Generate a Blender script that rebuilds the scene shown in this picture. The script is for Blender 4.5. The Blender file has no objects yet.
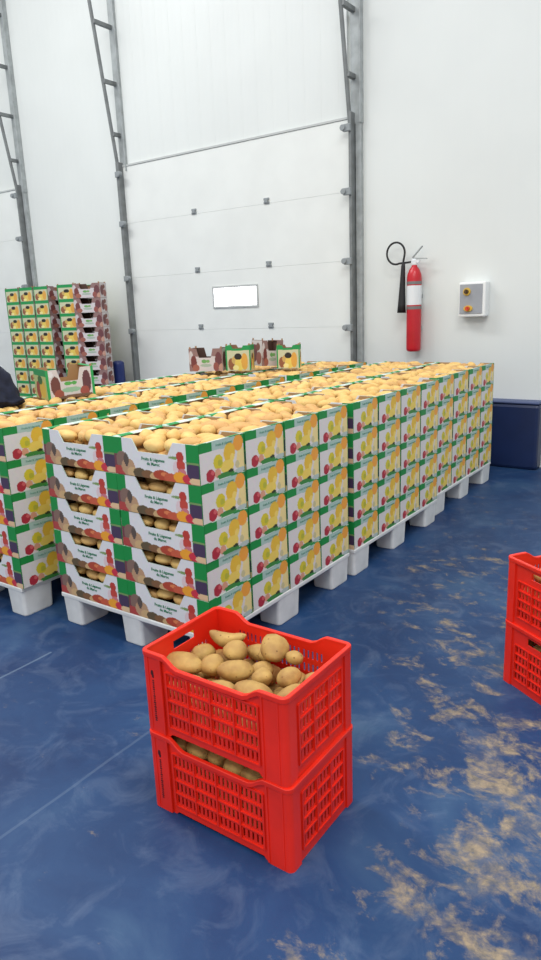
import bpy, bmesh, math, random
from mathutils import Vector, Matrix, noise
random.seed(7)
S = bpy.context.scene
COL = S.collection
# ------------------------------------------------------------------ helpers
def lin(c):
    r = []
    for x in c:
        x /= 255.0
        r.append(x/12.92 if x <= .04045 else ((x+.055)/1.055)**2.4)
    return (r[0], r[1], r[2], 1.0)

def mat(name, rgb, rough=.6, metal=0, spec=.5, bump=0, bscale=60, vary=0, vscale=8, rgb2=None, coat=0):
    m = bpy.data.materials.new(name); m.use_nodes = True
    nt = m.node_tree; b = nt.nodes['Principled BSDF']
    b.inputs['Base Color'].default_value = lin(rgb)
    b.inputs['Roughness'].default_value = rough
    b.inputs['Metallic'].default_value = metal
    b.inputs['Specular IOR Level'].default_value = spec
    b.inputs['Coat Weight'].default_value = coat
    tc = nt.nodes.new('ShaderNodeTexCoord')
    if vary or rgb2:
        n = nt.nodes.new('ShaderNodeTexNoise'); n.inputs['Scale'].default_value = vscale
        n.inputs['Detail'].default_value = 4
        nt.links.new(tc.outputs['Object'], n.inputs['Vector'])
        r = nt.nodes.new('ShaderNodeValToRGB')
        r.color_ramp.elements[0].position = .35; r.color_ramp.elements[1].position = .65
        if rgb2 is None:
            rgb2 = tuple(max(0, c*(1-vary)) for c in rgb)
        r.color_ramp.elements[0].color = lin(rgb2); r.color_ramp.elements[1].color = lin(rgb)
        nt.links.new(n.outputs['Fac'], r.inputs['Fac'])
        nt.links.new(r.outputs['Color'], b.inputs['Base Color'])
    if bump:
        n2 = nt.nodes.new('ShaderNodeTexNoise'); n2.inputs['Scale'].default_value = bscale
        nt.links.new(tc.outputs['Object'], n2.inputs['Vector'])
        bp = nt.nodes.new('ShaderNodeBump'); bp.inputs['Strength'].default_value = bump
        bp.inputs['Distance'].default_value = .004
        nt.links.new(n2.outputs['Fac'], bp.inputs['Height'])
        nt.links.new(bp.outputs['Normal'], b.inputs['Normal'])
    return m

def vcmat(name, rough=.55):
    m = bpy.data.materials.new(name); m.use_nodes = True
    nt = m.node_tree; b = nt.nodes['Principled BSDF']
    a = nt.nodes.new('ShaderNodeAttribute'); a.attribute_name = 'Col'
    n = nt.nodes.new('ShaderNodeTexNoise'); n.inputs['Scale'].default_value = 45
    tc = nt.nodes.new('ShaderNodeTexCoord'); nt.links.new(tc.outputs['Object'], n.inputs['Vector'])
    mx = nt.nodes.new('ShaderNodeMix'); mx.data_type = 'RGBA'; mx.blend_type = 'MULTIPLY'
    mx.inputs['Factor'].default_value = .12
    nt.links.new(a.outputs['Color'], mx.inputs['A']); nt.links.new(n.outputs['Color'], mx.inputs['B'])
    nt.links.new(mx.outputs['Result'], b.inputs['Base Color'])
    b.inputs['Roughness'].default_value = rough
    return m

M = {}
M['print'] = vcmat('printed_cardboard')
M['board'] = mat('raw_cardboard', (176, 138, 96), .85, vary=.12, vscale=20)
M['ink'] = mat('green_ink', (30, 120, 80), .6)
M['greyink'] = mat('grey_ink', (95, 150, 130), .6)
M['white_pl'] = mat('white_plastic', (226, 228, 226), .45, vary=.07, vscale=9)
M['red_pl'] = mat('red_plastic', (243, 44, 22), .38, vary=.10, vscale=5, spec=.5)
M['black'] = mat('black_rubber', (28, 28, 30), .6)
M['markink'] = mat('black_ink', (60, 12, 14), .6)
M['steel'] = mat('galvanised_steel', (172, 178, 178), .5, metal=.1, vary=.12, vscale=12)
M['dsteel'] = mat('dark_galvanised_steel', (126, 130, 130), .5, metal=.1, vary=.12, vscale=12)
M['door'] = mat('door_panel_white', (230, 233, 229), .5, vary=.02, vscale=3)
M['seam'] = mat('door_seam_grey', (186, 190, 188), .6)
M['hinge'] = mat('hinge_grey', (140, 146, 148), .5)
M['red_paint'] = mat('red_paint', (196, 26, 40), .3, vary=.06)
M['labelw'] = mat('label_white', (226, 230, 232), .5)
M['labelg'] = mat('label_grey', (120, 118, 116), .5)
M['boxw'] = mat('housing_white', (236, 238, 236), .45)
M['plate'] = mat('plate_grey', (158, 162, 168), .5, vary=.05)
M['knoby'] = mat('knob_amber', (214, 176, 70), .45)
M['knobb'] = mat('knob_brown', (80, 58, 30), .45)
M['knobr'] = mat('knob_red', (206, 70, 40), .4)
M['navy'] = mat('navy_cloth', (24, 30, 52), .9, bump=.5, bscale=200, vary=.2, vscale=30)
M['palestripe'] = mat('pale_print', (190, 196, 200), .8)
M['bollard'] = mat('blue_bollard_paint', (26, 44, 104), .4)
M['cap'] = mat('paler_blue_plinth_top', (74, 88, 128), .5, vary=.1, vscale=5)  # top of the plinth, a paler blue than its front
M['plinth'] = mat('navy_epoxy_plinth', (25, 42, 82), .35, vary=.12, vscale=4)
# potatoes
def potmat(name, a, b_, sp, rough=.62):
    m = mat(name, a, rough, rgb2=b_, vscale=14, bump=.25, bscale=90)
    nt = m.node_tree; b = nt.nodes['Principled BSDF']
    v = nt.nodes.new('ShaderNodeTexVoronoi'); v.inputs['Scale'].default_value = 42
    tc = nt.nodes.new('ShaderNodeTexCoord'); nt.links.new(tc.outputs['Object'], v.inputs['Vector'])
    r = nt.nodes.new('ShaderNodeValToRGB'); r.color_ramp.elements[0].position = .05; r.color_ramp.elements[1].position = .16
    r.color_ramp.elements[0].color = lin(sp); r.color_ramp.elements[1].color = (1, 1, 1, 1)
    nt.links.new(v.outputs['Distance'], r.inputs['Fac'])
    mx = nt.nodes.new('ShaderNodeMix'); mx.data_type = 'RGBA'; mx.blend_type = 'MULTIPLY'; mx.inputs['Factor'].default_value = .8
    src = b.inputs['Base Color'].links[0].from_socket
    nt.links.new(src, mx.inputs['A']); nt.links.new(r.outputs['Color'], mx.inputs['B'])
    nt.links.new(mx.outputs['Result'], b.inputs['Base Color'])
    return m
M['pot'] = potmat('washed_potato_skin', (232, 196, 122), (216, 172, 98), (190, 150, 100))
M['pot2'] = potmat('washed_potato_skin_tan', (220, 178, 110), (200, 152, 92), (170, 130, 90))
M['potd'] = potmat('earthy_potato_skin', (196, 160, 90), (158, 120, 66), (130, 95, 60), .7)

def link(o, parent=None):
    COL.objects.link(o)
    if parent is not None: o.parent = parent
    return o
def tag(o, label=None, cat=None, group=None, kind=None):
    if label: o['label'] = label
    if cat: o['category'] = cat
    if group: o['group'] = group
    if kind: o['kind'] = kind
    return o
def empty(name, loc, rz=0, label=None, cat=None, group=None):
    o = bpy.data.objects.new(name, None); o.empty_display_size = .05
    COL.objects.link(o); o.location = loc; o.rotation_euler = (0, 0, rz)
    return tag(o, label, cat, group)

class MB:
    """collects shapes, links them as one mesh object"""
    def __init__(s): s.bm = bmesh.new(); s.col = None
    def box(s, x0, x1, y0, y1, z0, z1, mtx=None, mi=0):
        vs = [s.bm.verts.new(Vector(c)) for c in ((x0,y0,z0),(x1,y0,z0),(x1,y1,z0),(x0,y1,z0),(x0,y0,z1),(x1,y0,z1),(x1,y1,z1),(x0,y1,z1))]
        if mtx is not None:
            for v in vs: v.co = mtx @ v.co
        for f in ((3,2,1,0),(4,5,6,7),(0,1,5,4),(1,2,6,5),(2,3,7,6),(3,0,4,7)):
            fc = s.bm.faces.new([vs[i] for i in f]); fc.material_index = mi
        return vs
    def lathe(s, prof, n=24, mtx=None, axis='Z'):
        rings = []
        for r, z in prof:
            ring = []
            for i in range(n):
                a = 2*math.pi*i/n
                co = Vector((r*math.cos(a), r*math.sin(a), z)) if axis == 'Z' else Vector((r*math.cos(a), z, r*math.sin(a)))
                if mtx is not None: co = mtx @ co
                ring.append(s.bm.verts.new(co))
            rings.append(ring)
        for a, b in zip(rings, rings[1:]):
            for i in range(n):
                s.bm.faces.new((a[i], a[(i+1) % n], b[(i+1) % n], b[i]))
        s.bm.faces.new(rings[0][::-1]); s.bm.faces.new(rings[-1])
    def tube(s, pts, r, n=8):
        pts = [Vector(p) for p in pts]; rs = r if isinstance(r, (list, tuple)) else [r]*len(pts)
        rings = []; up = Vector((0, 0, 1)); prev = None
        for i, p in enumerate(pts):
            t = (pts[min(i+1, len(pts)-1)]-pts[max(i-1, 0)]).normalized()
            if prev is None:
                a = t.orthogonal().normalized()
            else:
                a = (prev - t*prev.dot(t)).normalized()
            prev = a; b = t.cross(a)
            rings.append([s.bm.verts.new(p+(a*math.cos(2*math.pi*k/n)+b*math.sin(2*math.pi*k/n))*rs[i]) for k in range(n)])
        for a, b in zip(rings, rings[1:]):
            for k in range(n): s.bm.faces.new((a[k], a[(k+1) % n], b[(k+1) % n], b[k]))
        s.bm.faces.new(rings[0][::-1]); s.bm.faces.new(rings[-1])
    def build(s, name, m, parent=None, smooth=False, bevel=0, mats=None):
        bmesh.ops.recalc_face_normals(s.bm, faces=s.bm.faces)
        me = bpy.data.meshes.new(name); s.bm.to_mesh(me); s.bm.free()
        for mm in (mats or [m]): me.materials.append(mm)
        if smooth:
            for p in me.polygons: p.use_smooth = True
        o = bpy.data.objects.new(name, me); link(o, parent)
        if bevel:
            b = o.modifiers.new('bevel', 'BEVEL'); b.width = bevel; b.segments = 2; b.limit_method = 'ANGLE'
            b.angle_limit = math.radians(40)
        return o

def copy_tree(o, parent=None):
    c = o.copy(); link(c, parent)
    for ch in list(o.children): copy_tree(ch, c)
    return c
def text_mesh(name, txt, size, m, bold=0.0):
    cu = bpy.data.curves.new(name, 'FONT'); cu.body = txt; cu.size = size; cu.align_x = 'CENTER'; cu.align_y = 'CENTER'
    cu.extrude = .0004; cu.offset = bold; cu.resolution_u = 2
    o = bpy.data.objects.new(name, cu); COL.objects.link(o)
    bpy.context.view_layer.update()
    dg = bpy.context.evaluated_depsgraph_get()
    me = bpy.data.meshes.new_from_object(o.evaluated_get(dg)); me.name = name
    bpy.data.objects.remove(o); bpy.data.curves.remove(cu)
    me.materials.clear(); me.materials.append(m)
    return me

# ------------------------------------------------------------------ camera
f_px, pitch, roll, yaw = 687.07, .24664, -.0394, -.62517
cpos = Vector((1.80707, -2.01806, 1.53441))
fw = Vector((math.sin(yaw)*math.cos(pitch), math.cos(yaw)*math.cos(pitch), -math.sin(pitch)))
rt = Vector((math.cos(yaw), -math.sin(yaw), 0)); up = rt.cross(fw)
r2 = rt*math.cos(roll)+up*math.sin(roll); u2 = -rt*math.sin(roll)+up*math.cos(roll)
cd = bpy.data.cameras.new('camera'); cam = bpy.data.objects.new('camera', cd); COL.objects.link(cam)
mw = Matrix((( r2.x, u2.x, -fw.x, cpos.x), (r2.y, u2.y, -fw.y, cpos.y), (r2.z, u2.z, -fw.z, cpos.z), (0, 0, 0, 1)))
cam.matrix_world = mw
cd.sensor_fit = 'HORIZONTAL'; cd.sensor_width = 36; cd.lens = f_px/541*36; cd.clip_start = .05
S.camera = cam
CH = cpos
# ------------------------------------------------------------------ setting
WY = 4.45
def floor_material():
    m = bpy.data.materials.new('blue_epoxy_floor'); m.use_nodes = True
    nt = m.node_tree; N = nt.nodes; L = nt.links; b = N['Principled BSDF']
    tc = N.new('ShaderNodeTexCoord')
    def noise_(scale, det=5, dist=0, rough=.55, off=None):
        n = N.new('ShaderNodeTexNoise'); n.inputs['Scale'].default_value = scale; n.inputs['Detail'].default_value = det
        n.inputs['Distortion'].default_value = dist; n.inputs['Roughness'].default_value = rough
        if off:
            mp = N.new('ShaderNodeMapping'); mp.inputs['Location'].default_value = off[:3]
            if len(off) > 3: mp.inputs['Rotation'].default_value = (0, 0, off[3]); mp.inputs['Scale'].default_value = off[4]
            L.new(tc.outputs['Object'], mp.inputs['Vector']); L.new(mp.outputs['Vector'], n.inputs['Vector'])
        else: L.new(tc.outputs['Object'], n.inputs['Vector'])
        return n.outputs['Fac']
    def ramp(src, stops):
        r = N.new('ShaderNodeValToRGB'); e = r.color_ramp.elements
        while len(e) < len(stops): e.new(.5)
        for k, (p, c) in enumerate(stops): e[k].position = p; e[k].color = c
        L.new(src, r.inputs['Fac']); return r.outputs['Color']
    def math_(op, a, b_=None, clamp=False):
        n = N.new('ShaderNodeMath'); n.operation = op; n.use_clamp = clamp
        for i, v in enumerate((a, b_)):
            if v is None: continue
            if isinstance(v, (int, float)): n.inputs[i].default_value = v
            else: L.new(v, n.inputs[i])
        return n.outputs[0]
    def mix(fac, a, b_):
        n = N.new('ShaderNodeMix'); n.data_type = 'RGBA'
        for k, v in (('Factor', fac), ('A', a), ('B', b_)):
            if isinstance(v, (int, float, tuple)): n.inputs[k].default_value = v
            else: L.new(v, n.inputs[k])
        return n.outputs['Result']
    base = ramp(noise_(2.2, 6, .6), [(.3, lin((20, 48, 90))), (.55, lin((32, 64, 106))), (.75, lin((56, 86, 120)))])
    pale = ramp(noise_(5.5, 8, 1.2, .65, (3, 7, 0)), [(.50, (0, 0, 0, 1)), (.72, (1, 1, 1, 1))])
    c = mix(math_('MULTIPLY', pale, .22), base, lin((120, 136, 160)))
    sep = N.new('ShaderNodeSeparateXYZ'); L.new(tc.outputs['Object'], sep.inputs[0])
    X, Y = sep.outputs['X'], sep.outputs['Y']
    def blob(x, y, rx, ry, amp):
        dx = math_('DIVIDE', math_('SUBTRACT', X, x), rx); dy = math_('DIVIDE', math_('SUBTRACT', Y, y), ry)
        d = math_('ADD', math_('MULTIPLY', dx, dx), math_('MULTIPLY', dy, dy))
        return math_('MULTIPLY', math_('EXPONENT', math_('MULTIPLY', d, -1.0)), amp)
    blobs = [(1.35, -.15, .30, .42, .30), (.86, .42, .28, .42, .20), (1.2, -.55, .12, .2, .26), (1.16, .16, .2, .2, .2),
             (1.08, -.90, .12, .09, .26), (1.45, -.62, .22, .25, .22), (.35, 1.7, .4, .5, .17), (.6, .95, .3, .35, .17), (.95, -.16, .22, .12, .14),
             (.2, 3.0, .5, .7, .10), (.9, 1.6, .5, .6, .12), (1.0, .8, .15, .25, .17), (-.25, -.45, .4, .2, .07)]
    tot = None
    for bb in blobs:
        v = blob(*bb); tot = v if tot is None else math_('ADD', tot, v)
    n1 = noise_(6.5, 10, .35, .68, (1.3, 4.2, 0, .75, (1, 1.35, 1)))
    s = math_('ADD', n1, math_('MINIMUM', math_('MULTIPLY', tot, .62), .195))
    stain = ramp(s, [(.645, (0, 0, 0, 1)), (.76, (1, 1, 1, 1))])
    n2 = noise_(26, 6, .5, .7)
    tan = ramp(n2, [(.35, lin((116, 108, 92))), (.62, lin((172, 152, 118)))])
    brk = ramp(noise_(13, 8, .4, .7, (5, 2, 0)), [(.40, (.25, .25, .25, 1)), (.56, (1, 1, 1, 1))])
    c = mix(math_('MULTIPLY', math_('MULTIPLY', stain, brk), .78), c, tan)
    # thin pale scored line across the floor
    for jx, am in ((-.78, .34), (.07, .14)):
        dl = math_('ABSOLUTE', math_('SUBTRACT', math_('ADD', X, math_('MULTIPLY', noise_(1.5), .02)), jx+.01))
        c = mix(math_('MULTIPLY', math_('LESS_THAN', dl, .006), math_('MULTIPLY', math_('LESS_THAN', Y, -.25), am)), c, lin((130, 150, 170)))
    L.new(c, b.inputs['Base Color']); b.inputs['Specular IOR Level'].default_value = .3
    rr = N.new('ShaderNodeMapRange'); rr.inputs['To Min'].default_value = .5; rr.inputs['To Max'].default_value = .75
    L.new(stain, rr.inputs['Value']); L.new(rr.outputs[0], b.inputs['Roughness'])
    bp = N.new('ShaderNodeBump'); bp.inputs['Strength'].default_value = .15; bp.inputs['Distance'].default_value = .01
    L.new(noise_(9, 5), bp.inputs['Height']); L.new(bp.outputs['Normal'], b.inputs['Normal'])
    return m
M['floor'] = floor_material()
def wall_material():
    m = mat('white_wall_cladding', (222, 226, 223), .42, vary=.025, vscale=.8)
    nt = m.node_tree; b = nt.nodes['Principled BSDF']
    tc = nt.nodes.new('ShaderNodeTexCoord'); w = nt.nodes.new('ShaderNodeTexWave')
    w.wave_type = 'BANDS'; w.bands_direction = 'X'; w.wave_profile = 'SIN'; w.inputs['Scale'].default_value = 3.2
    nt.links.new(tc.outputs['Object'], w.inputs['Vector'])
    bp = nt.nodes.new('ShaderNodeBump'); bp.inputs['Strength'].default_value = .09; bp.inputs['Distance'].default_value = .01
    nt.links.new(w.outputs['Fac'], bp.inputs['Height']); nt.links.new(bp.outputs['Normal'], b.inputs['Normal'])
    return m
M['wall'] = wall_material()
def struct(name, mb, m, parent=None, **k):
    o = mb.build(name, m, parent, **k)
    if parent is None: o['kind'] = 'structure'
    return o
b = MB(); b.box(-11, 6, -6, 4.7, -.12, 0); struct('floor', b, M['floor'])
b = MB(); b.box(-11, 6, WY, 4.7, 0, 7.5); struct('wall_back', b, M['wall'])
b = MB(); b.box(-11.2, -11, -6, 4.7, 0, 7.5); struct('wall_left', b, M['wall'])
# navy plinth at the foot of the wall, right of the dock door
b = MB(); b.box(-1.4, .225, 4.29, WY+.01, 0, .60)
struct('trim_1', b, M['plinth'], bevel=.03)

b = MB(); b.box(-1.4, .222, 4.288, WY+.01, .60, .622)
struct('trim_3', b, M['cap'], bevel=.010)
# ------------------------------------------------------------------ dock doors
DT = 3.26
def make_door(name, x0, x1, window=True):
    root = empty(name, ((x0+x1)/2, WY, 0)); root['kind'] = 'structure'
    hw = (x1-x0)/2
    b = MB(); n = 5; ph = DT/n
    for i in range(n):
        b.box(-hw, hw, -.05, -.005, i*ph+.0006, (i+1)*ph-.0006)
    b.build('door_panel', M['door'], root, bevel=.0012)
    b = MB(); b.box(-hw-.02, hw+.02, -.058, -.004, DT+.002, DT+.022); b.build('top_seal', M['seam'], root)
    if window:
        cx = -3.22-(x0+x1)/2; z = 1.665
        b = MB()
        for (xa, xb, za, zb) in ((-.33, .33, .10, .125), (-.33, .33, -.125, -.10), (-.33, -.305, -.1, .1), (.305, .33, -.1, .1)):
            b.box(cx+xa, cx+xb, -.062, -.049, z+za, z+zb)
        b.build('window_frame', M['seam'], root, bevel=.004)
        b = MB(); b.box(cx-.306, cx+.306, -.056, -.0505, z-.101, z+.101); b.build('window_pane', M['glow'], root)
        for hx in (-3.76, -2.73):
            for hz in (2.635, 1.99, 1.335):
                b = MB(); x = hx-(x0+x1)/2
                b.box(x-.035, x+.035, -.062, -.049, hz-.03, hz-.006); b.box(x-.035, x+.035, -.062, -.049, hz+.006, hz+.03)
                b.box(x-.022, x+.022, -.07, -.05, hz-.02, hz+.02)
                b.build('hinge', M['hinge'], root, bevel=.003)
    return root
gm = bpy.data.materials.new('daylit_window_pane'); gm.use_nodes = True
e = gm.node_tree.nodes['Principled BSDF']; e.inputs['Base Color'].default_value = (.9, .92, .95, 1)
e.inputs['Emission Color'].default_value = (1, .98, 1, 1); e.inputs['Emission Strength'].default_value = 4.5; e.inputs['Roughness'].default_value = .2
M['glow'] = gm
make_door('door_1', -4.93, -1.72)
make_door('door_2', -10.2, -7.02, window=False)

def make_track(x, side, top_y, zt, label):
    """side=+1: wall angle lies to the right of the rail"""
    root = empty('door_track', (x, WY, 0), 0, label, 'door track', 'dock door tracks on the wall')
    b = MB()   # wall angle
    xa, xb = (-.025, .09)
    b.box(xa, xb, -.045, -.001, DT-.05, 7.2) if side < 2 else None
    b.box(xb-.012, xb, -.07, -.045, DT-.05, 7.2)
    if x > -2 or x < -6: b.box(.025, .085, -.05, -.001, 0, DT-.05)
    b.build('wall_angle', M['steel'], root, bevel=.004)
    b = MB()   # vertical lower track
    b.box(-.028 if side > 0 else -.012, .022 if side > 0 else .018, -.125, -.02, 0, DT+.05)
    b.build('lower_track', M['dsteel'], root, bevel=.006)
    def yy(z): return -.10-(z-DT)*top_y
    b = MB(); b.tube([(-.01, yy(DT-.05), DT-.05), (-.01, yy(zt), zt)], .021, 8); b.build('inclined_rail', M['dsteel'], root)
    for z in (3.62, 4.18, 4.78, 5.4):
        if z < zt:
            b = MB(); b.box(-.012, .03, yy(z)-.01, -.03, z-.022, z+.018); b.build('strut', M['dsteel'], root)
    for z in (3.17, 2.6, 1.95, 1.30):
        o = b = MB()
        sx = side
        b.box(-.02 if sx > 0 else -.06, .06 if sx > 0 else .02, -.155, -.12, z-.035, z+.03)
        b.lathe([(.028, 0), (.028, .05)], 12, Matrix.Translation((.055*sx, -.17, z)) , 'Y')
        b.build('roller_bracket', M['hinge'], root, bevel=.004)
    return root
make_track(-4.89, 1, .13, 6.8, 'galvanised door track on the left edge of the windowed dock door')
make_track(-1.68, -1, .16, 6.8, 'galvanised door track between the windowed dock door and the fire extinguisher')
make_track(-6.93, -1, .15, 6.8, 'galvanised door track at far left, above the stack of empty cartons')

# sandwich wall cladding panel above the door sits slightly proud
b = MB(); 
b.box(-4.85, -1.75, WY-.03, WY-.001, DT+.024, 7.3)
for i in range(16):
    x = -4.8+i*.195; b.box(x, x+.03, WY-.0312, WY-.0295, DT+.03, 7.3)
struct('trim_2', b, M['wall'], bevel=.006)

# blue bollard by the left track
b = MB(); b.lathe([(.075, 0), (.075, .9), (.068, .925), (.04, .94)], 20)
o = b.build('guard_post', M['bollard'], None, smooth=False); o.location = (-4.96, 4.12, 0)
tag(o, 'short blue guard post at the foot of the left door track', 'guard post')

# ------------------------------------------------------------------ fire extinguisher
ex = empty('fire_extinguisher', (-1.01, 4.36, 1.06), 0, 'red fire extinguisher with black hose and horn hung on the white wall', 'fire extinguisher')
b = MB(); R = .07
b.lathe([(.055, 0), (.068, .012), (R, .03), (R, .68), (.066, .72), (.05, .765), (.03, .79), (.024, .81)], 28)
b.build('cylinder_body', M['red_paint'], ex, smooth=True)
b = MB(); b.lathe([(R+.0012, .44), (R+.0012, .62)], 28); b.build('instruction_label', M['labelw'], ex, smooth=False)
for z in (.40, .63):
    b = MB(); b.lathe([(R+.0015, z), (R+.0015, z+.028)], 28); b.build('label_band', M['labelg'], ex)
b = MB(); b.lathe([(.022, .80), (.028, .815), (.028, .855), (.018, .865)], 16); b.box(-.03, .05, -.014, .014, .825, .85)
b.build('valve', M['labelw'], ex, bevel=.002)
b = MB()
b.box(-.01, .13, -.012, .012, 0, .008, Matrix.Translation((-.005, 0, .865)) @ Matrix.Rotation(math.radians(4), 4, 'Y'))
b.build('carry_handle', M['steel'], ex)
b = MB(); b.box(-.01, .13, -.012, .012, 0, .008, Matrix.Translation((-.01, 0, .88)) @ Matrix.Rotation(math.radians(-45), 4, 'Y'))
b.build('squeeze_lever', M['steel'], ex)
b = MB()
pts = [(-.02, 0, .84), (-.07, -.005, .835)]
for k in range(0, 25):
    a = math.radians(-70-k*12.5); pts.append((-.185+.095*math.cos(a)+ (0.0), -.01-.0006*k, .925+.10*math.sin(a)))
pts += [(-.10, -.03, .85), (-.105, -.03, .80)]
b.tube(pts, .0095, 8); b.build('hose', M['black'], ex, smooth=True)
b = MB(); b.tube([(-.100, -.03, .84), (-.102, -.03, .80), (-.108, -.03, .64), (-.114, -.03, .45), (-.116, -.03, .37)], [.014, .019, .026, .036, .042], 16)
b.build('discharge_horn', M['black'], ex, smooth=True)
b = MB(); b.box(-.05, .05, .065, .088, .2, .24); b.box(-.05, .05, .065, .088, .5, .54); b.build('wall_bracket', M['steel'], ex)

# control box
cb = empty('control_box', (-.435, WY, 1.375), 0, 'white wall control box with grey face and two knobs', 'control box')
b = MB(); b.box(-.125, .125, -.115, -.001, 0, .31); b.build('housing', M['boxw'], cb, bevel=.012)
b = MB(); b.box(-.112, .098, -.121, -.114, .028, .29); b.build('face_plate', M['plate'], cb, bevel=.002)
def knob(x, z, m1, m2, flat):
    b = MB(); b.lathe([(.036, -.121), (.034, -.131)][::-1], 20, Matrix.Translation((x, 0, z)) @ Matrix.Diagonal((1.2 if flat else 1, 1, .8 if flat else 1, 1)), 'Y')
    k = b.build('knob', m1, cb)
    b = MB(); b.lathe([(.02, -.131), (.018, -.155)][::-1], 16, Matrix.Translation((x, 0, z)), 'Y'); b.box(x-.006, x+.006, -.162, -.15, z-.02, z+.02)
    b.build('knob_cap', m2, k)
knob(-.045, .225, M['knoby'], M['knobb'], False); knob(-.03, .075, M['knoby'], M['knobr'], True)

# ------------------------------------------------------------------ cartons
BW, BD, BH, PZ = .497, .300, .166, .1692
G = (16, 140, 62)
def blobcol(c, u, v, L):
    for (x, y, rx, ry, k) in L:
        d = ((u-x)/rx)**2+((v-y)/ry)**2
        if d < 1: c = k
    return c
def front_col(u, v):
    c = (226, 226, 228)
    if u < .105 and v > .50: c = G
    if u > .865: c = (30, 112, 60) if v < .5 else G
    return blobcol(c, u, v, [(.03, .26, .09, .3, (116, 62, 72)), (.10, .38, .075, .26, (132, 104, 92)), (.06, .1, .09, .15, (176, 68, 62)),
        (.17, .22, .085, .24, (188, 150, 116)), (.15, .42, .03, .18, (92, 78, 70)), (.23, .1, .08, .14, (206, 172, 124)),
        (.31, .1, .08, .14, (98, 82, 56)), (.41, .09, .08, .12, (128, 90, 56)), (.49, .06, .06, .12, (206, 170, 120)), (.57, .13, .1, .13, (178, 70, 44)), (.60, .16, .04, .05, (222, 130, 80)),
        (.68, .08, .08, .13, (200, 92, 60)), (.72, .62, .055, .035, (128, 156, 96)), (.76, .36, .05, .2, (226, 204, 206)), (.795, .66, .042, .13, (188, 62, 50)), (.80, .44, .05, .13, (196, 72, 58)), (.81, .27, .045, .1, (206, 120, 130)),
        (.785, .13, .075, .15, (240, 164, 44)), (.865, .11, .055, .12, (204, 52, 70)), (.935, .33, .075, .23, (72, 54, 84)), (.93, .53, .08, .03, (120, 150, 90)), (.955, .07, .07, .1, (228, 192, 150))])
def side_col(u, v):
    c = (224, 219, 216)
    if v > .76+.04*(.5-u):
        c = (172, 200, 190) if .27 < u < .8 else G
    if v < .05 and u > .4: c = (58, 150, 84)
    return blobcol(c, u, v, [(.93, .38, .11, .30, (240, 218, 150)), (.87, .80, .115, .21, (240, 164, 62)), (.66, .60, .13, .27, (234, 190, 62)), (.72, .47, .05, .1, (245, 214, 110)),
        (.60, .27, .15, .17, (240, 210, 98)), (.40, .45, .105, .19, (216, 200, 50)), (.44, .42, .05, .08, (186, 184, 60)), (.38, .17, .07, .12, (220, 158, 128)), (.22, .16, .095, .16, (176, 44, 60)), (.27, .22, .04, .06, (214, 96, 100)),
        (.56, .075, .2, .06, (62, 136, 60)), (.68, .13, .06, .045, (46, 60, 34)), (.9, .07, .12, .07, (182, 196, 190)), (.83, .24, .05, .10, (206, 196, 150))])
def brown_front(u, v):
    c = (146, 114, 110)
    if .2 < u < .8 and v < .66: c = (214, 206, 206)
    return blobcol(c, u, v, [(.06, .6, .07, .3, (206, 196, 196)), (.14, .4, .09, .3, (120, 60, 58)), (.2, .15, .1, .16, (164, 100, 84)), (.88, .5, .1, .35, (110, 62, 66)), (.8, .2, .08, .2, (150, 84, 76)),
        (.45, .44, .08, .08, (110, 168, 96)), (.56, .44, .06, .07, (120, 170, 100)), (.5, .26, .17, .07, (170, 186, 170)), (.96, .15, .08, .18, (196, 150, 130))])
def brown_side(u, v):
    c = (206, 198, 196)
    return blobcol(c, u, v, [(.3, .5, .25, .35, (112, 66, 66)), (.7, .3, .25, .25, (150, 96, 86)), (.6, .75, .2, .15, (120, 74, 60))])
def basket_side(u, v):
    c = (206, 206, 170)
    if v > .80 or u < .06 or u > .96: c = (26, 150, 78)
    return blobcol(c, u, v, [(.22, .26, .13, .24, (150, 92, 60)), (.34, .42, .1, .15, (206, 170, 100)), (.56, .26, .2, .26, (236, 206, 96)), (.76, .36, .13, .34, (228, 168, 72)), (.5, .56, .15, .13, (38, 34, 30)), (.4, .12, .12, .1, (246, 228, 150))])
def set_cols(me, cols):
    a = me.color_attributes.new('Col', 'FLOAT_COLOR', 'CORNER')
    i = 0
    for p in me.polygons:
        c = cols[p.index]
        for li in p.loop_indices: a.data[li].color = c
def cut_profile(u, deep):
    """top height (0..1) of the front panel at u"""
    d = deep
    P = [(0, 1), (.235, 1), (.30, 1-d), (.655, 1-d), (.72, 1), (1, 1)]
    for (a, ha), (b_, hb) in zip(P, P[1:]):
        if a <= u <= b_: return ha+(hb-ha)*(u-a)/(b_-a)
    return 1
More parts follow.
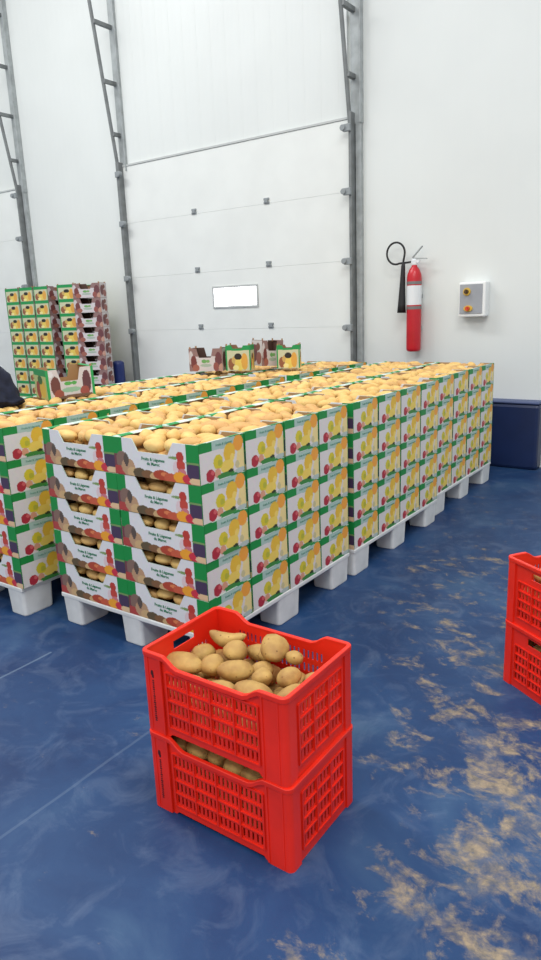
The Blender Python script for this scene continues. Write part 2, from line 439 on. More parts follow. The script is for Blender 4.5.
def panel(name, W, H, fn, nu, nv, cut=0, inner=(178, 142, 100), flange=0, flange_cols=None, th=.005, rim=(196, 214, 200)):
    """printed panel in its own frame: u along +X from -W/2, z up, outside faces -Y, inside +Y"""
    us = [i/nu for i in range(nu+1)]
    if cut: us = sorted(set(us) | {.235, .30, .655, .72})
    V = []; F = []; Cc = []
    def vert(x, y, z): V.append((x, y, z)); return len(V)-1
    outer = []
    for u in us:
        h = cut_profile(u, cut) if cut else 1
        outer.append([vert((u-.5)*W, 0, h*H*j/nv) for j in range(nv+1)])
    for i in range(len(us)-1):
        um = (us[i]+us[i+1])/2; h = cut_profile(um, cut) if cut else 1
        for j in range(nv):
            F.append((outer[i][j], outer[i+1][j], outer[i+1][j+1], outer[i][j+1])); Cc.append(lin(fn(um, h*(j+.5)/nv)))
    inn = []
    for u in us:
        h = cut_profile(u, cut) if cut else 1
        inn.append((vert((u-.5)*W, th, 0), vert((u-.5)*W, th, h*H)))
    ci = lin(inner); cr = lin(rim)
    for i in range(len(us)-1):
        F.append((inn[i+1][0], inn[i][0], inn[i][1], inn[i+1][1])); Cc.append(ci)
        F.append((outer[i][nv], outer[i+1][nv], inn[i+1][1], inn[i][1])); Cc.append(cr)
        F.append((outer[i+1][0], outer[i][0], inn[i][0], inn[i+1][0])); Cc.append(ci)
    for k in (0, -1):
        q = [outer[k][0], outer[k][nv], inn[k][1], inn[k][0]]
        F.append(q); Cc.append(lin(fn(0.01 if k == 0 else .99, .9)))
    if flange:
        nf = 12
        for i in range(nf):
            u0, u1 = i/nf, (i+1)/nf
            c = lin(flange_cols[i])
            a = vert((u0-.5)*W, -.0005, H); b_ = vert((u1-.5)*W, -.0005, H); c_ = vert((u1-.5)*W, flange, H-.004); d_ = vert((u0-.5)*W, flange, H-.004)
            e_ = vert((u0-.5)*W, -.0005, H+.0025); f_ = vert((u1-.5)*W, -.0005, H+.0025); g_ = vert((u1-.5)*W, flange, H-.0015); h_ = vert((u0-.5)*W, flange, H-.0015)
            for q in ((a, b_, f_, e_), (e_, f_, g_, h_), (h_, g_, c_, d_), (d_, c_, b_, a), (a, e_, h_, d_), (b_, c_, g_, f_)):
                F.append(q); Cc.append(c)
    me = bpy.data.meshes.new(name); me.from_pydata(V, [], F); me.materials.append(M['print'])
    set_cols(me, Cc); me.update()
    return me
gc = (24, 146, 70); pc = (198, 220, 206); wc = (225, 230, 226)
fl = [gc, gc, pc, pc, pc, wc, wc, pc, gc, gc, gc, pc]
FRONT = panel('front_panel', BW, BH, front_col, 110, 38, cut=.33)
SIDE = panel('side_panel', BD-.006, BH, side_col, 76, 44, flange=.024, flange_cols=fl)
T1 = text_mesh('lettering', 'Fruits & Légumes\ndu Maroc', .0195, M['ink'], .0004)
T2 = text_mesh('lettering', 'Fruits & Légumes', .0155, M['greyink'])
def floor_mesh(W, D):
    b = MB(); b.box(-W/2+.006, W/2-.006, -D/2+.006, D/2-.006, .001, .006)
    o = b.build('base', M['board']); me = o.data; bpy.data.objects.remove(o); return me
BASE = floor_mesh(BW, BD)
def put(name, me, parent, loc, rz=0, rx=0):
    o = bpy.data.objects.new(name, me); link(o, parent); o.location = loc; o.rotation_euler = (rx, 0, rz); return o
def make_carton(W, D, front, side, base, lettered=True):
    r = empty('produce_carton', (0, 0, 0))
    put('base', base, r, (0, 0, 0))
    fr = put('front_panel', front, r, (0, -D/2, 0)); put('back_panel', front, r, (0, D/2, 0), math.pi)
    sd = put('side_panel', side, r, (W/2, 0, 0), math.pi/2); put('side_panel', side, r, (-W/2, 0, 0), -math.pi/2)
    if lettered:
        put('lettering', T1, fr, (-.01, -.0008, .074), 0, math.pi/2)
        put('lettering', T2, sd, (.014, -.0008, .147), 0, math.pi/2)
    return r
proto = make_carton(BW, BD, FRONT, SIDE, BASE)
plain = make_carton(BW, BD, FRONT, SIDE, BASE, False)
ORD = ['first', 'second', 'third', 'fourth', 'fifth', 'sixth', 'seventh', 'eighth', 'ninth', 'tenth', 'eleventh', 'twelfth']
LAY = {4: 'top layer', 3: 'second layer down', 2: 'middle layer', 1: 'fourth layer down', 0: 'bottom layer'}
ROW = ['aisle-side row', 'second row from the aisle', 'third row from the aisle', 'leftmost row']
PH = .1642
d0 = .3065
def ystart(k, base): return base + k*d0 + (.0404 if k >= 4 else 0) + (.085 if k >= 8 else 0)
OX = (0, .0086, -.034)
used = [False, False]
tops = []    # (row, k, centre x, y, z of top)
fronts = []
for row in range(4):
    cbase = 0 if row < 2 else -.085
    xr = (-.0 - BW/2 - .0015 - (.5 if row == 1 else 0)) if row < 2 else (-1.197 - BW/2 - (.522 if row == 3 else 0))
    for k in range(12):
        ox = OX[k//4] if row < 2 else (0, -.012, .01)[k//4]
        for l in range(5):
            lettered = row in (0, 2) or k == 0 or (l == 4)
            src = proto if lettered else plain
            idx = 0 if lettered else 1
            c = src if not used[idx] else copy_tree(src)
            used[idx] = True
            rr = random.Random(row*1000+k*10+l)
            x = xr+ox+rr.uniform(-.0022, .0022); y = ystart(k, cbase)+d0/2+rr.uniform(-.0012, .0012)
            if row == 1 and k == 0 and l == 0: x += .004
            c.location = (x, y, PH+.001+l*PZ); c.rotation_euler = (0, 0, rr.uniform(-.004, .004))
            what = 'carton heaped with potatoes' if l == 4 else 'green and white carton'
            tag(c, '%s, %s, %s from the front, %s' % (what, LAY[l], ORD[k] if k else 'first', ROW[row]), 'carton', 'printed produce cartons stacked on the pallets')
            if l == 4: tops.append((row, k, x, y, PH+.001+l*PZ))
            elif k == 0: fronts.append((row, l, x, y, PH+.001+l*PZ))

# ------------------------------------------------------------------ pallets
def rounded_leg(w, d, h, r=.02, taper=.93):
    b = MB(); n = 4
    def ring(s, z):
        L = []
        for cx, cy, a0 in ((w/2-r, d/2-r, 0), (-w/2+r, d/2-r, 90), (-w/2+r, -d/2+r, 180), (w/2-r, -d/2+r, 270)):
            for i in range(n+1):
                a = math.radians(a0+90*i/n); L.append(b.bm.verts.new(((cx+r*math.cos(a))*s, (cy+r*math.sin(a))*s, z)))
        return L
    rs = [ring(taper*.96, 0), ring(taper, .006), ring(1, h)]
    for p, q in zip(rs, rs[1:]):
        for i in range(len(p)): b.bm.faces.new((p[i], p[(i+1) % len(p)], q[(i+1) % len(p)], q[i]))
    b.bm.faces.new(rs[0][::-1]); b.bm.faces.new(rs[-1])
    return b
def make_pallet():
    r = empty('plastic_pallet', (0, 0, 0))
    b = MB(); b.box(-.5, .5, -.612, .612, .140, .164)
    for i in range(5): b.box(-.46+i*.2, -.34+i*.2, -.58, .58, .128, .141)
    b.build('deck', M['white_pl'], r, bevel=.005)
    first = None
    for px in (-.43, 0, .43):
        for py in (-.512, 0, .512):
            if first is None: o = first = rounded_leg(.135, .195, .141).build('leg', M['white_pl'], r)
            else: o = first.copy(); link(o, r)
            o.location = (px, py, 0)
    return r
pl = make_pallet(); first = True
for col, (x0, yb, names) in enumerate(((-.5, 0, 'aisle-side'), (-1.714, -.085, 'left'))):
    for j in range(3):
        o = pl if first else copy_tree(pl); first = False
        ox = (OX if col == 0 else (0, -.012, .01))[j]
        o.location = (x0+ox+.002, ystart(4*j, yb)+.613, 0)
        tag(o, 'white plastic pallet under the cartons, %s in the %s line of pallets' % (('nearest', 'middle one', 'farthest')[j], names), 'pallet', 'white plastic pallets under the cartons')

# ------------------------------------------------------------------ potatoes
def potato_mesh(seed, L=.115, Wd=.07, H=.062, bend=0, m='pot', sub=3, pear=0):
    rr = random.Random(seed)
    bm = bmesh.new(); bmesh.ops.create_icosphere(bm, subdivisions=sub, radius=1)
    off = Vector((rr.uniform(-50, 50), rr.uniform(-50, 50), rr.uniform(-50, 50)))
    for v in bm.verts:
        c = v.co.copy(); k = 1+.13*noise.noise(c*1.1+off)+.05*noise.noise(c*2.6+off)
        x = c.x*k; t = 1+pear*x
        v.co = Vector((x*L/2, c.y*k*Wd/2*t, c.z*k*H/2*t + bend*(x*x-.4)*L*.3))
    me = bpy.data.meshes.new('potato'); bm.to_mesh(me); bm.free()
    for p in me.polygons: p.use_smooth = True
    me.materials.append(M[m]); return me
POT = [potato_mesh(1), potato_mesh(2, .13, .072, .064), potato_mesh(3, .10, .072, .066), potato_mesh(4, .12, .066, .06, .25, 'pot2'),
       potato_mesh(5, .138, .066, .058, 0, 'pot2'), potato_mesh(6, .108, .076, .064, 0, 'pot', 3, .15)]
LP = [potato_mesh(20+i, .118, .07, .062, 0, 'pot' if i % 2 else 'pot2', 2) for i in range(4)]
def pack(n, L, W, seed, hl=.026, r=.033):
    rr = random.Random(seed); P = []
    nx = int(math.ceil(n/4)); 
    for i in range(n):
        gx, gy = i//4, i % 4
        P.append([(-L/2)+(gx+.5)*L/nx+rr.uniform(-.015, .015), -W/2+(gy+.5)*W/4+rr.uniform(-.01, .01), rr.uniform(-.9, .9)+(0 if rr.random() < .75 else 1.4)])
    for it in range(160):
        D = [[0, 0] for _ in P]
        for i in range(n):
            for j in range(i+1, n):
                for a in (-1, 0, 1):
                    for b_ in (-1, 0, 1):
                        dx = P[i][0]+a*hl*math.cos(P[i][2])-P[j][0]-b_*hl*math.cos(P[j][2])
                        dy = P[i][1]+a*hl*math.sin(P[i][2])-P[j][1]-b_*hl*math.sin(P[j][2])
                        d = math.hypot(dx, dy)+1e-6
                        if d < 2*r:
                            s = (2*r-d)*.12/d; D[i][0] += dx*s; D[i][1] += dy*s; D[j][0] -= dx*s; D[j][1] -= dy*s
        for i in range(n):
            P[i][0] += D[i][0]; P[i][1] += D[i][1]
            ex_ = hl*abs(math.cos(P[i][2]))+r*.95; ey = hl*abs(math.sin(P[i][2]))+r*.95
            P[i][0] = max(-L/2+ex_, min(L/2-ex_, P[i][0])); P[i][1] = max(-W/2+ey, min(W/2-ey, P[i][1]))
    return P
FILL = [pack(15, BW-.012, BD-.012, s) for s in (11, 12, 13, 14)]
ITEMS = []   # (dist, mesh, loc, rot, scale, label, group)
BULK = []
def loc_rot(P, x, y, z, flip, rr, dome=.028):
    px, py, a = P
    if flip: px, py = -px, -py
    dz = dome*max(0, (1-(px/.26)**2))*(1-(py/.17)**2)
    return (x+px, y+py, z+dz+rr.uniform(-.006, .01)), (rr.uniform(-.5, .5), rr.uniform(-.12, .12), a+(math.pi if flip else 0))
for (row, k, x, y, z) in tops:
    rr = random.Random(row*77+k); fillp = FILL[(row*5+k) % 4]; flip = rr.random() < .5
    lab = 'yellow potato heaped in the top carton %s from the front, %s' % (ORD[k], ROW[row])
    grp = 'potatoes in the %s top carton of the %s' % (ORD[k], ROW[row])
    for P in fillp:
        l, r_ = loc_rot(P, x, y, z+BH-.040, flip, rr, .018)
        ITEMS.append(((Vector(l)-CH).length, rr.choice(POT), l, r_, rr.uniform(.92, 1.04), lab, grp))
    for P in FILL[(row*3+k+1) % 4][:16]:
        l, r_ = loc_rot(P, x, y, z+BH-.096, not flip, rr, .008)
        BULK.append((rr.choice(LP), l, r_, 1.0))
for (row, l_, x, y, z) in fronts:
    if row == 3 : continue
    rr = random.Random(row*31+l_)
    lab = 'potato behind the hand hole, %s, first carton, %s' % (LAY[l_], ROW[row])
    for i in range(4):
        px = -.15+i*.1+rr.uniform(-.008, .008)
        ITEMS.append(((Vector((x+px, y, z))-CH).length, rr.choice(POT), (x+px, y-BD/2+.05+rr.uniform(0, .01), z+BH-.042-rr.uniform(0, .022)), (0, 0, rr.uniform(-.3, .3)), .84, lab, 'potatoes in the %s front carton, %s' % (LAY[l_], ROW[row])))
        for q in range(2):
            BULK.append((rr.choice(LP), (x+px+.01, y-BD/2+.125+.075*q, z+BH-.045), (0, 0, rr.uniform(-.6, .6)), .85))
        BULK.append((rr.choice(LP), (x+px, y-BD/2+.055, z+.045), (0, 0, rr.uniform(-.2, .2)), .85))
#@CRATES@
# ------------------------------------------------------------------ red crates
CL, CW, CHT = .530, .362, .272
def lattice(W, H, groups, rows, slots, u0, u1, z0, z1, dip, foot, th, handle=None, hole_lines=None):
    """slab with rows of vertical slots; local frame u along X, outside -Y"""
    us = {0, W}; zs = {0, H}
    ucuts = []; gw = (u1-u0)/groups
    for g in range(groups):
        ga = u0+g*gw+gw*.07; gb = u0+(g+1)*gw-gw*.07; sw = (gb-ga)/(2*slots-1)
        for s_ in range(slots): ucuts.append((ga+2*s_*sw+sw*.08, ga+(2*s_+1)*sw-sw*.08))
    zc = []; rh = (z1-z0)/rows
    for r in range(rows): zc.append((z0+r*rh+rh*.19, z0+(r+1)*rh-rh*.19))
    for a, b_ in ucuts: us |= {a, b_}
    for a, b_ in zc: zs |= {a, b_}
    hz = None
    if handle: us |= {handle[0], handle[1]}; zs |= {handle[2], handle[3]}
    for q in (.16, .22, .28, .72, .78, .84, .5): us.add(W*q)
    us = sorted(us); zs = sorted(zs)
    def top(u):
        t = u/W; 
        def sm(a, b_, x): x = max(0, min(1, (x-a)/(b_-a))); return x*x*(3-2*x)
        return dip*(sm(.15, .27, t)-sm(.73, .85, t))
    def mp(u, z, y):
        zz = z
        if z > z1: zz = z-(z-z1)/(H-z1)*top(u)
        if z == 0: zz = foot*(1 if .16 < u/W < .84 else 0)
        return (u-W/2, y, zz)
    def solid(i, j):
        if i < 0 or j < 0 or i >= len(us)-1 or j >= len(zs)-1: return False
        um = (us[i]+us[i+1])/2; zm = (zs[j]+zs[j+1])/2
        if any(a < um < b_ for a, b_ in ucuts) and any(a < zm < b_ for a, b_ in zc): return False
        if handle and handle[0] < um < handle[1] and handle[2] < zm < handle[3]: return False
        return True
    mb = MB(); bm = mb.bm; cache = {}
    def V(i, j, s_):
        if (i, j, s_) not in cache: cache[(i, j, s_)] = bm.verts.new(mp(us[i], zs[j], s_*th))
        return cache[(i, j, s_)]
    for i in range(len(us)-1):
        for j in range(len(zs)-1):
            if not solid(i, j): continue
            bm.faces.new((V(i, j, 0), V(i+1, j, 0), V(i+1, j+1, 0), V(i, j+1, 0)))
            bm.faces.new((V(i, j, 1), V(i, j+1, 1), V(i+1, j+1, 1), V(i+1, j, 1)))
            for (di, dj, a, b_) in ((-1, 0, (i, j), (i, j+1)), (1, 0, (i+1, j), (i+1, j+1)), (0, -1, (i, j), (i+1, j)), (0, 1, (i, j+1), (i+1, j+1))):
                if not solid(i+di, j+dj): bm.faces.new((V(*a, 0), V(*b_, 0), V(*b_, 1), V(*a, 1)))
    # ribs between the slot groups and rows
    for g in range(groups+1):
        x = u0+g*gw-W/2; mb.box(x-.003, x+.003, -.0055, .001, z0, z1)
    for r in range(rows+1):
        z = z0+r*rh; mb.box(u0-W/2, u1-W/2, -.004, .001, z-.0022, z+.0022)
    mb.top = top
    return mb
def make_crate():
    r = empty('plastic_crate', (0, 0, 0))
    th = .004; H = CHT
    for s_, rz in ((-1, 0), (1, math.pi)):
        mb = lattice(CL-.02, H-.006, 4, 4, 5, .085, CL-.02-.085, .035, H-.052, .030, .010, th)
        o = mb.build('long_wall', M['red_pl'], r); o.location = (0, s_*(CW/2-.006), 0); o.rotation_euler = (0, 0, rz)
    for s_, rz in ((1, math.pi/2), (-1, -math.pi/2)):
        mb = lattice(CW-.02, H-.006, 3, 4, 4, .055, CW-.02-.055, .035, H-(.085 if s_ < 0 else .05), 0, 0, th, handle=((CW-.02)/2-.05, (CW-.02)/2+.05, H-.058, H-.03) if s_ < 0 else None)
        o = mb.build('short_wall', M['red_pl'], r); o.location = (s_*(CL/2-.006), 0, 0); o.rotation_euler = (0, 0, rz)
    # corner posts: L shaped, proud of the walls
    for sx in (-1, 1):
        for sy in (-1, 1):
            b = MB(); bm = b.bm
            a, c_, rad = .078, .048, .018
            prof = [(CL/2-a, -CW/2), ]
            out = [(CL/2-a, CW/2)] + [(CL/2-rad+rad*math.cos(t), CW/2-rad+rad*math.sin(t)) for t in [math.radians(90-15*i) for i in range(7)]] + [(CL/2, CW/2-c_)]
            inn = [(CL/2-.0065, CW/2-c_)] + [(CL/2-rad+(rad-.0065)*math.cos(t), CW/2-rad+(rad-.0065)*math.sin(t)) for t in [math.radians(15*i) for i in range(7)]] + [(CL/2-a, CW/2-.0065)]
            ring = out+inn
            lo = [bm.verts.new((sx*x, sy*y, 0)) for x, y in ring]; hi = [bm.verts.new((sx*x, sy*y, H-.004)) for x, y in ring]
            n = len(ring)
            for i in range(n): bm.faces.new((lo[i], lo[(i+1) % n], hi[(i+1) % n], hi[i]))
            m_ = len(out)
            for i in range(m_-1):
                j = n-1-i
                bm.faces.new((lo[i], lo[i+1], lo[j-1], lo[j])); bm.faces.new((hi[i], hi[j], hi[j-1], hi[i+1]))
            # vertical ribs
            b.box(sx*(CL/2-a)-.003, sx*(CL/2-a)+.003, sy*(CW/2)-.0015-.002, sy*(CW/2)+.002, .006, H-.01)
            b.box(sx*(CL/2-.026)-.0025, sx*(CL/2-.026)+.0025, sy*(CW/2)-.002, sy*(CW/2)+.0025, .006, H-.01)
            b.build('corner_post', M['red_pl'], r)
    # rim: band following the dips
    b = MB(); bm = b.bm; rings = []
    def sm(a, b_, x): x = max(0, min(1, (x-a)/(b_-a))); return x*x*(3-2*x)
    path = []
    rad = .02; X, Y = CL/2, CW/2
    def arc(cx, cy, a0): return [(cx+rad*math.cos(math.radians(a0+q)), cy+rad*math.sin(math.radians(a0+q)), 0) for q in range(0, 91, 15)]
    n = 28
    def longside(sy):
        L = []
        for i in range(1, n):
            x = -X+rad+(2*X-2*rad)*i/n; t = (x+X)/(2*X); L.append((x, sy*Y, -.030*(sm(.16, .27, t)-sm(.73, .84, t))))
        return L
    path = longside(-1)+arc(X-rad, -Y+rad, -90)+arc(X-rad, Y-rad, 0)+longside(1)[::-1]+arc(-X+rad, Y-rad, 90)+arc(-X+rad, -Y+rad, 180)
    m_ = len(path)
    for i, (x, y, dz) in enumerate(path):
        px, py, _ = path[i-1]; nx_, ny_, _ = path[(i+1) % m_]
        t = Vector((nx_-px, ny_-py, 0)).normalized(); o_ = Vector((t.y, -t.x, 0))
        c = Vector((x, y, H+dz))
        prof = [(.0015, -.016), (.003, -.014), (.003, -.002), (.0015, 0), (-.0095, 0), (-.011, -.002), (-.011, -.008), (-.008, -.009), (-.008, -.016)]
        rings.append([bm.verts.new(c+o_*a+Vector((0, 0, h))) for a, h in prof])
    for i in range(m_):
        p, q = rings[i], rings[(i+1) % m_]
        for k in range(len(p)): bm.faces.new((p[k], p[(k+1) % len(p)], q[(k+1) % len(p)], q[k]))
    b.build('rim', M['red_pl'], r)
    b = MB(); b.box(-CL/2+.008, CL/2-.008, -CW/2+.008, CW/2-.008, .012, .018)
    for i in range(9): b.box(-.22+i*.055-.002, -.22+i*.055+.002, -CW/2+.01, CW/2-.01, .004, .013)
    b.build('base', M['red_pl'], r)
    # printed vertical mark on the left post
    b = MB()
    y = -CW/2-.0008; x = -CL/2+.042
    b.lathe([(.0065, y), (.0065, y+.003)], 12, Matrix.Translation((x, 0, .205)) @ Matrix.Diagonal((.8, 1, 1.5, 1)), 'Y')
    b.box(x-.001, x+.006, y, y+.003, .19, .20)
    rr = random.Random(3)
    for i in range(19):
        z = .182-i*.0075; w = rr.uniform(.002, .0042)
        b.box(x-w+.002, x+w+.002, y, y+.003, z-.0045, z)
    b.build('printed_mark', M['markink'], r)
    return r
cr = make_crate()
c1x, c1y = .625, -.540
a2 = math.radians(57)
ca, sa = math.cos(a2), math.sin(a2)
# second pair: left corner at (1.07,.60); long axis 57 deg, short axis -33 deg
q = Vector((1.060, .60)); c2 = q + Vector((ca, sa))*CL/2 + Vector((sa, -ca))*CW/2
spots = [(c1x, c1y, 0, 0, 'red plastic crate of potatoes on top in the middle foreground'), (c1x, c1y, 1, 0, ''),]
LBL = ['lower red crate standing on the floor in the middle foreground', 'upper red crate with potatoes showing, stacked in the middle foreground',
       'lower red crate standing on the floor at the right edge', 'upper red crate of the stack at the right edge']
for i, (x, y, z, rz) in enumerate(((c1x+.004, c1y-.003, 0, .005), (c1x, c1y, CHT, 0), (c2.x, c2.y, 0, a2), (c2.x, c2.y, CHT, a2))):
    o = cr if i == 0 else copy_tree(cr)
    o.location = (x, y, z); o.rotation_euler = (0, 0, rz)
    tag(o, LBL[i], 'crate', 'red plastic produce crates')
# potatoes in the crates
def unproj(px, py, z):
    d = fw + r2*(px-270.5)/f_px - u2*(py-480)/f_px
    return CH + d*((z-CH.z)/d.z)
PD = [potato_mesh(40, .10, .08, .07, 0, 'potd'), potato_mesh(41, .165, .085, .075, 0, 'potd'), potato_mesh(42, .125, .055, .052, .55, 'potd'), potato_mesh(43, .085, .075, .068, 0, 'potd', 3, .1),
      potato_mesh(44, .125, .078, .066, 0, 'potd'), potato_mesh(45, .105, .085, .075, 0, 'potd', 3, .28), potato_mesh(46, .06, .05, .046, 0, 'potd')]
heap = [(.410, -.600, .465, 1, .15, 1, 'large long potato at the left of the upper red crate'), (.470, -.440, .500, 2, .5, 1, 'bent slender potato lying at the back left of the upper red crate'),
        (.535, -.485, .490, 3, 0, 1.05, None), (.505, -.565, .470, 3, .4, 1, None), (.595, -.560, .475, 4, .5, .95, 'elongated potato lying across the centre of the upper red crate'),
        (.715, -.630, .470, 4, 0, 1.1, 'broad pale potato against the near rim of the upper red crate'), (.650, -.500, .465, 0, .8, .8, None), (.690, -.555, .478, 3, 1, .82, None),
        (.665, -.450, .515, 5, 2.2, 1.08, 'pale pear-shaped potato topping the heap in the upper red crate'), (.765, -.520, .485, 0, 1.3, .85, None), (.735, -.445, .505, 6, .3, 1, 'smallest potato in the upper red crate, back right'),
        (.815, -.575, .470, 4, 1.2, .9, None), (.625, -.440, .480, 3, .2, .7, None), (.410, -.500, .455, 0, 1.0, .9, None), (.610, -.640, .455, 4, .1, .85, None), (.500, -.650, .445, 4, .1, .85, None), (.82, -.46, .455, 0, .7, .9, None), (.57, -.40, .455, 4, .1, .85, None)]
for (x, y, z, i, a, s_, lab) in heap:
    z -= .012; s_ *= .95
    rr = random.Random(int(x*1e4))
    ITEMS.append((.01, PD[i], (x, y, z), (rr.uniform(-.3, .3), rr.uniform(-.12, .12), a), s_, lab or 'potato with tan skin in the upper middle crate', None if lab else 'other potatoes in the upper middle crate'))
for i in range(6):
    rr = random.Random(i+900); x = .43+i*.076
    ITEMS.append((.01, PD[(0, 4, 3)[i % 3]], (x, -.655+rr.uniform(-.004, .004), .212), (0, 0, rr.uniform(-.5, .5)), .82, 'shaded potato seen through the gap in the lower middle crate', 'potatoes in the lower middle crate'))
def in2(u, v): p = Vector((c2.x, c2.y))+Vector((ca, sa))*u+Vector((sa, -ca))*v; return p.x, p.y
for i, (u, v, zz) in enumerate(((-.17, -.07, .475), (-.16, .02, .47), (-.17, .11, .47), (-.06, -.08, .478), (-.06, .05, .48), (.05, 0, .48), (.04, -.1, .475))):
    x, y = in2(u, v)
    ITEMS.append((.01, PD[(0, 4, 3)[i % 3]], (x, y, zz), (0, 0, i*.7), .95, 'potato in the upper crate at the right edge', 'potatoes in the upper right crate'))
def bulkfill(cx, cy, rz, z0, layers, seed):
    rr = random.Random(seed)
    for l in range(layers):
        for i in range(5):
            for j in range(4):
                u = -.196+i*.098+rr.uniform(-.006, .006); v = -.122+j*.081+rr.uniform(-.005, .005)
                x = cx+u*math.cos(rz)-v*math.sin(rz); y = cy+u*math.sin(rz)+v*math.cos(rz)
                BULK.append((PD[(0, 3)[rr.randrange(2)]], (x, y, z0+.055+l*.062), (rr.uniform(-.3, .3), 0, rz+rr.uniform(-.35, .35)+(0 if rr.random() < .7 else 1.57)), .86))
bulkfill(c1x, c1y, 0, 0, 2, 1); bulkfill(c1x, c1y, 0, CHT, 2, 2)
bulkfill(c2.x, c2.y, a2, 0, 3, 3); bulkfill(c2.x, c2.y, a2, CHT, 2, 4)
# the 300 nearest are objects of their own
ITEMS.sort(key=lambda t: t[0])
for (d, me, l, r_, s_, lab, grp) in ITEMS[:300]:
    o = bpy.data.objects.new('potato', me); COL.objects.link(o); o.location = l; o.rotation_euler = r_; o.scale = (s_, s_, s_)
    tag(o, lab, 'potato', grp)
rest = [(me, l, r_, s_) for (d, me, l, r_, s_, lab, grp) in ITEMS[300:]] + BULK
V = []; F = []; MI = []; mats = [M['pot'], M['pot2'], M['potd']]
from mathutils import Euler
cache = {}
for (me, l, r_, s_) in rest:
    if me.name not in cache: cache[me.name] = ([v.co.copy() for v in me.vertices], [tuple(p.vertices) for p in me.polygons], mats.index(me.materials[0]))
    vs, fs, mi = cache[me.name]
    T = Matrix.Translation(l) @ Euler(r_).to_matrix().to_4x4() @ Matrix.Scale(s_, 4)
    n0 = len(V)
    V.extend([tuple(T @ v) for v in vs]); F.extend([tuple(n0+i for i in f) for f in fs]); MI.extend([mi]*len(fs))
me = bpy.data.meshes.new('potatoes'); me.from_pydata(V, [], F)
for mm in mats: me.materials.append(mm)
me.polygons.foreach_set('material_index', MI); me.polygons.foreach_set('use_smooth', [True]*len(F)); me.update()
o = bpy.data.objects.new('potatoes', me); COL.objects.link(o)
tag(o, 'yellow potatoes filling the farther cartons and the depths of the crates', 'potatoes', None, 'stuff')

# ------------------------------------------------------------------ empty cartons
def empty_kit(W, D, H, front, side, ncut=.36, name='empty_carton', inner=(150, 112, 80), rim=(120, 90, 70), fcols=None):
    fm = panel('front_panel', W, H, front, 72, 32, cut=ncut, inner=inner, rim=rim)
    sm_ = panel('side_panel', D-.006, H, side, 56, 34, inner=inner, rim=rim, flange=.02, flange_cols=fcols or [(110, 74, 66)]*12)
    r = empty(name, (0, 0, 0))
    put('base', floor_mesh(W, D), r, (0, 0, 0))
    put('front_panel', fm, r, (0, -D/2, 0)); put('back_panel', fm, r, (0, D/2, 0), math.pi)
    put('side_panel', sm_, r, (W/2, 0, 0), math.pi/2); put('side_panel', sm_, r, (-W/2, 0, 0), -math.pi/2)
    # corner tabs that key into the carton above
    b = MB(); b.box(-.008, .008, -.004, .004, -.01, .014)
    o = b.build('corner_tab', M['board'], r); tab = o
    for sx in (-1, 1):
        for sy in (-1, 1):
            if o is None: o = tab.copy(); link(o, r)
            o.location = (sx*(W/2-.012), sy*(D/2-.010), H); o = None
    return r
gcols = [(34, 150, 80)]*12
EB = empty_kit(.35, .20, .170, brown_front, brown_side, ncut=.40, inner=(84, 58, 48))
EG = empty_kit(.42, .288, .170, brown_front, basket_side, fcols=gcols)   # basket picture on the short side
# free-standing empties lying on the potatoes
def mixfront(u, v):
    if u < .06 or u > .94: return (40, 160, 86)
    return blobcol((214, 206, 206), u, v, [(.18, .45, .1, .32, (112, 66, 60)), (.24, .16, .1, .16, (158, 84, 66)), (.84, .5, .09, .38, (100, 58, 66)), (.78, .18, .1, .18, (160, 80, 70)),
        (.10, .85, .05, .1, (226, 226, 228)), (.44, .5, .08, .07, (90, 170, 84)), (.57, .5, .06, .06, (90, 170, 84)), (.5, .28, .2, .09, (150, 190, 160)), (.6, .04, .4, .07, (120, 90, 70))])
def greenside(u, v):
    if v > .8: return (34, 150, 80)
    return blobcol((190, 200, 130), u, v, [(.3, .3, .2, .3, (160, 70, 50)), (.65, .35, .25, .3, (220, 190, 70)), (.5, .65, .2, .15, (60, 110, 50))])
EM = empty_kit(.37, .28, .19, mixfront, greenside, ncut=.42, fcols=gcols, inner=(178, 140, 96))
EM.location = (-1.975, .93, 1.012); EM.rotation_euler = (.02, -.03, math.radians(71)); EM.scale = (.86, .86, 1)
tag(EM, 'empty carton with cardboard inside showing, on the potatoes beside the navy bundle', 'carton')
# stack by the left wall: columns of seven-plus layers
EBs = copy_tree(EB)
layers = 10; base_z = .165
ORD2 = ['top', 'second', 'third', 'fourth', 'fifth', 'sixth', 'seventh', 'eighth', 'ninth', 'bottom']
YS = 3.72
colsx = [-6.45, -6.145, -5.84, -5.38]
stackp = None
for ci, x in enumerate(colsx):
    for l in range(layers):
        if ci == 0 and l == 0: o = EG
        else: o = copy_tree(EG)
        rr = random.Random(ci*50+l)
        rz = -math.pi/2
        o.location = (x+rr.uniform(-.004, .004), YS+.21, base_z+l*.1735); o.rotation_euler = (0, 0, rz+(math.radians(12) if ci == 3 else 0))
        tag(o, 'empty green carton, %s layer, %s in the far left stack' % (ORD2[layers-1-l], ('leftmost column', 'second column', 'third column', 'column beside the brown cartons')[ci]), 'carton', 'empty cartons stacked by the far wall')
for l in range(layers):
    o = EBs if l == 0 else copy_tree(EBs)
    rr = random.Random(600+l)
    o.location = (-5.02+rr.uniform(-.003, .003), YS+.10, base_z+l*.1735); o.rotation_euler = (0, 0, math.radians(26))
    tag(o, 'empty brown carton, %s layer of the rightmost column in the far left stack' % ORD2[layers-1-l], 'carton', 'empty cartons stacked by the far wall')
for j, (x, y) in enumerate(((-6.15, YS+.21), (-5.12, YS+.20))):
    o = copy_tree(pl); o.location = (x, y, 0); o.scale = (1.02 if j == 0 else .96, .36, 1)
    tag(o, ('white pallet under the green empty cartons', 'white pallet under the brown empty cartons')[j], 'pallet', 'white plastic pallets under the empties')
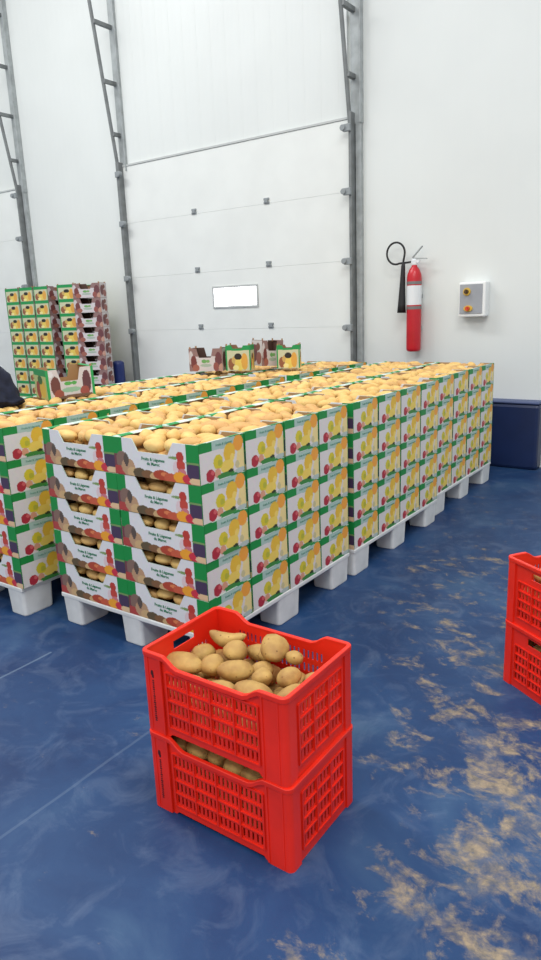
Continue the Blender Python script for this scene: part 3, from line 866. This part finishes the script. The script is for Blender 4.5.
# empties on the pile in front of the door
sc = 1.0
EB.location = (-2.05, 2.50, 1.03); EB.rotation_euler = (0, 0, math.radians(22)); EB.scale = (.84, .84, 1.1)
tag(EB, 'brown empty carton on the pile, left of the green ones in front of the door', 'carton')
EGp = empty_kit(.30, .27, .19, basket_side, basket_side, ncut=.12, fcols=gcols)
EGp.location = (-1.79, 2.60, 1.03); EGp.rotation_euler = (0, 0, math.radians(24)); EGp.scale = (.70, .55, 1.08)
tag(EGp, 'green empty carton on the pile, between two brown ones', 'carton')
o = copy_tree(EB); o.location = (-1.70, 2.86, 1.045); o.rotation_euler = (0, .06, math.radians(70)); o.scale = (.62, .8, 1.25)
tag(o, 'brown empty carton on the pile, standing behind and right of a green one', 'carton')
o = copy_tree(EGp); o.location = (-1.47, 2.86, 1.03); o.rotation_euler = (0, 0, math.radians(26)); o.scale = (.64, .42, 1.0)
tag(o, 'small green empty carton on the pile, rightmost and nearest the right door track', 'carton')

# navy bundle
bm = bmesh.new(); bmesh.ops.create_icosphere(bm, subdivisions=5, radius=1)
for v in bm.verts:
    c = v.co.copy(); k = 1+.16*noise.noise(c*1.6+Vector((3, 1, 8)))+.07*noise.noise(c*4+Vector((1, 9, 2)))
    fold = .03*math.sin(9*c.x+5*c.z+3*noise.noise(c*2))
    z = c.z*k
    if z < 0: z *= .35
    s_ = 1+(.15 if z < 0 else 0)
    v.co = Vector((c.x*k*.25*s_*(1+fold), c.y*k*.20*s_*(1+fold), z*.24+fold*.3*.2))
me = bpy.data.meshes.new('jacket'); bm.to_mesh(me); bm.free()
for p in me.polygons: p.use_smooth = True
me.materials.append(M['navy'])
jk = bpy.data.objects.new('jacket', me); COL.objects.link(jk); jk.location = (-2.14, .43, 1.045); jk.scale = (.95, .95, 1)
tag(jk, 'dark navy jacket bundled on the potatoes at the left edge', 'jacket')

# ------------------------------------------------------------------ light
w = bpy.data.worlds.new('world'); S.world = w; w.use_nodes = True
bg = w.node_tree.nodes['Background']; bg.inputs['Color'].default_value = (.97, .985, 1, 1); bg.inputs['Strength'].default_value = .68
def area(loc, rot, sx, sy, power, col=(1, 1, 1)):
    l = bpy.data.lights.new('hall_light', 'AREA'); l.shape = 'RECTANGLE'; l.size = sx; l.size_y = sy; l.energy = power; l.color = col
    o = bpy.data.objects.new('hall_light', l); COL.objects.link(o); o.location = loc; o.rotation_euler = rot; return o
area((-5.5, .5, 7.2), (0, 0, 0), 5, 1.2, 250)
area((2.2, -.5, 7.0), (0, 0, 0), 3, 1.5, 150)
area((1.5, -4.5, 6.5), (math.radians(25), 0, 0), 6, 1.2, 190)
S.view_settings.view_transform = 'Standard'; S.view_settings.look = 'None'; S.view_settings.gamma = 1
S.view_settings.use_curve_mapping = False
S.view_settings.exposure = .27
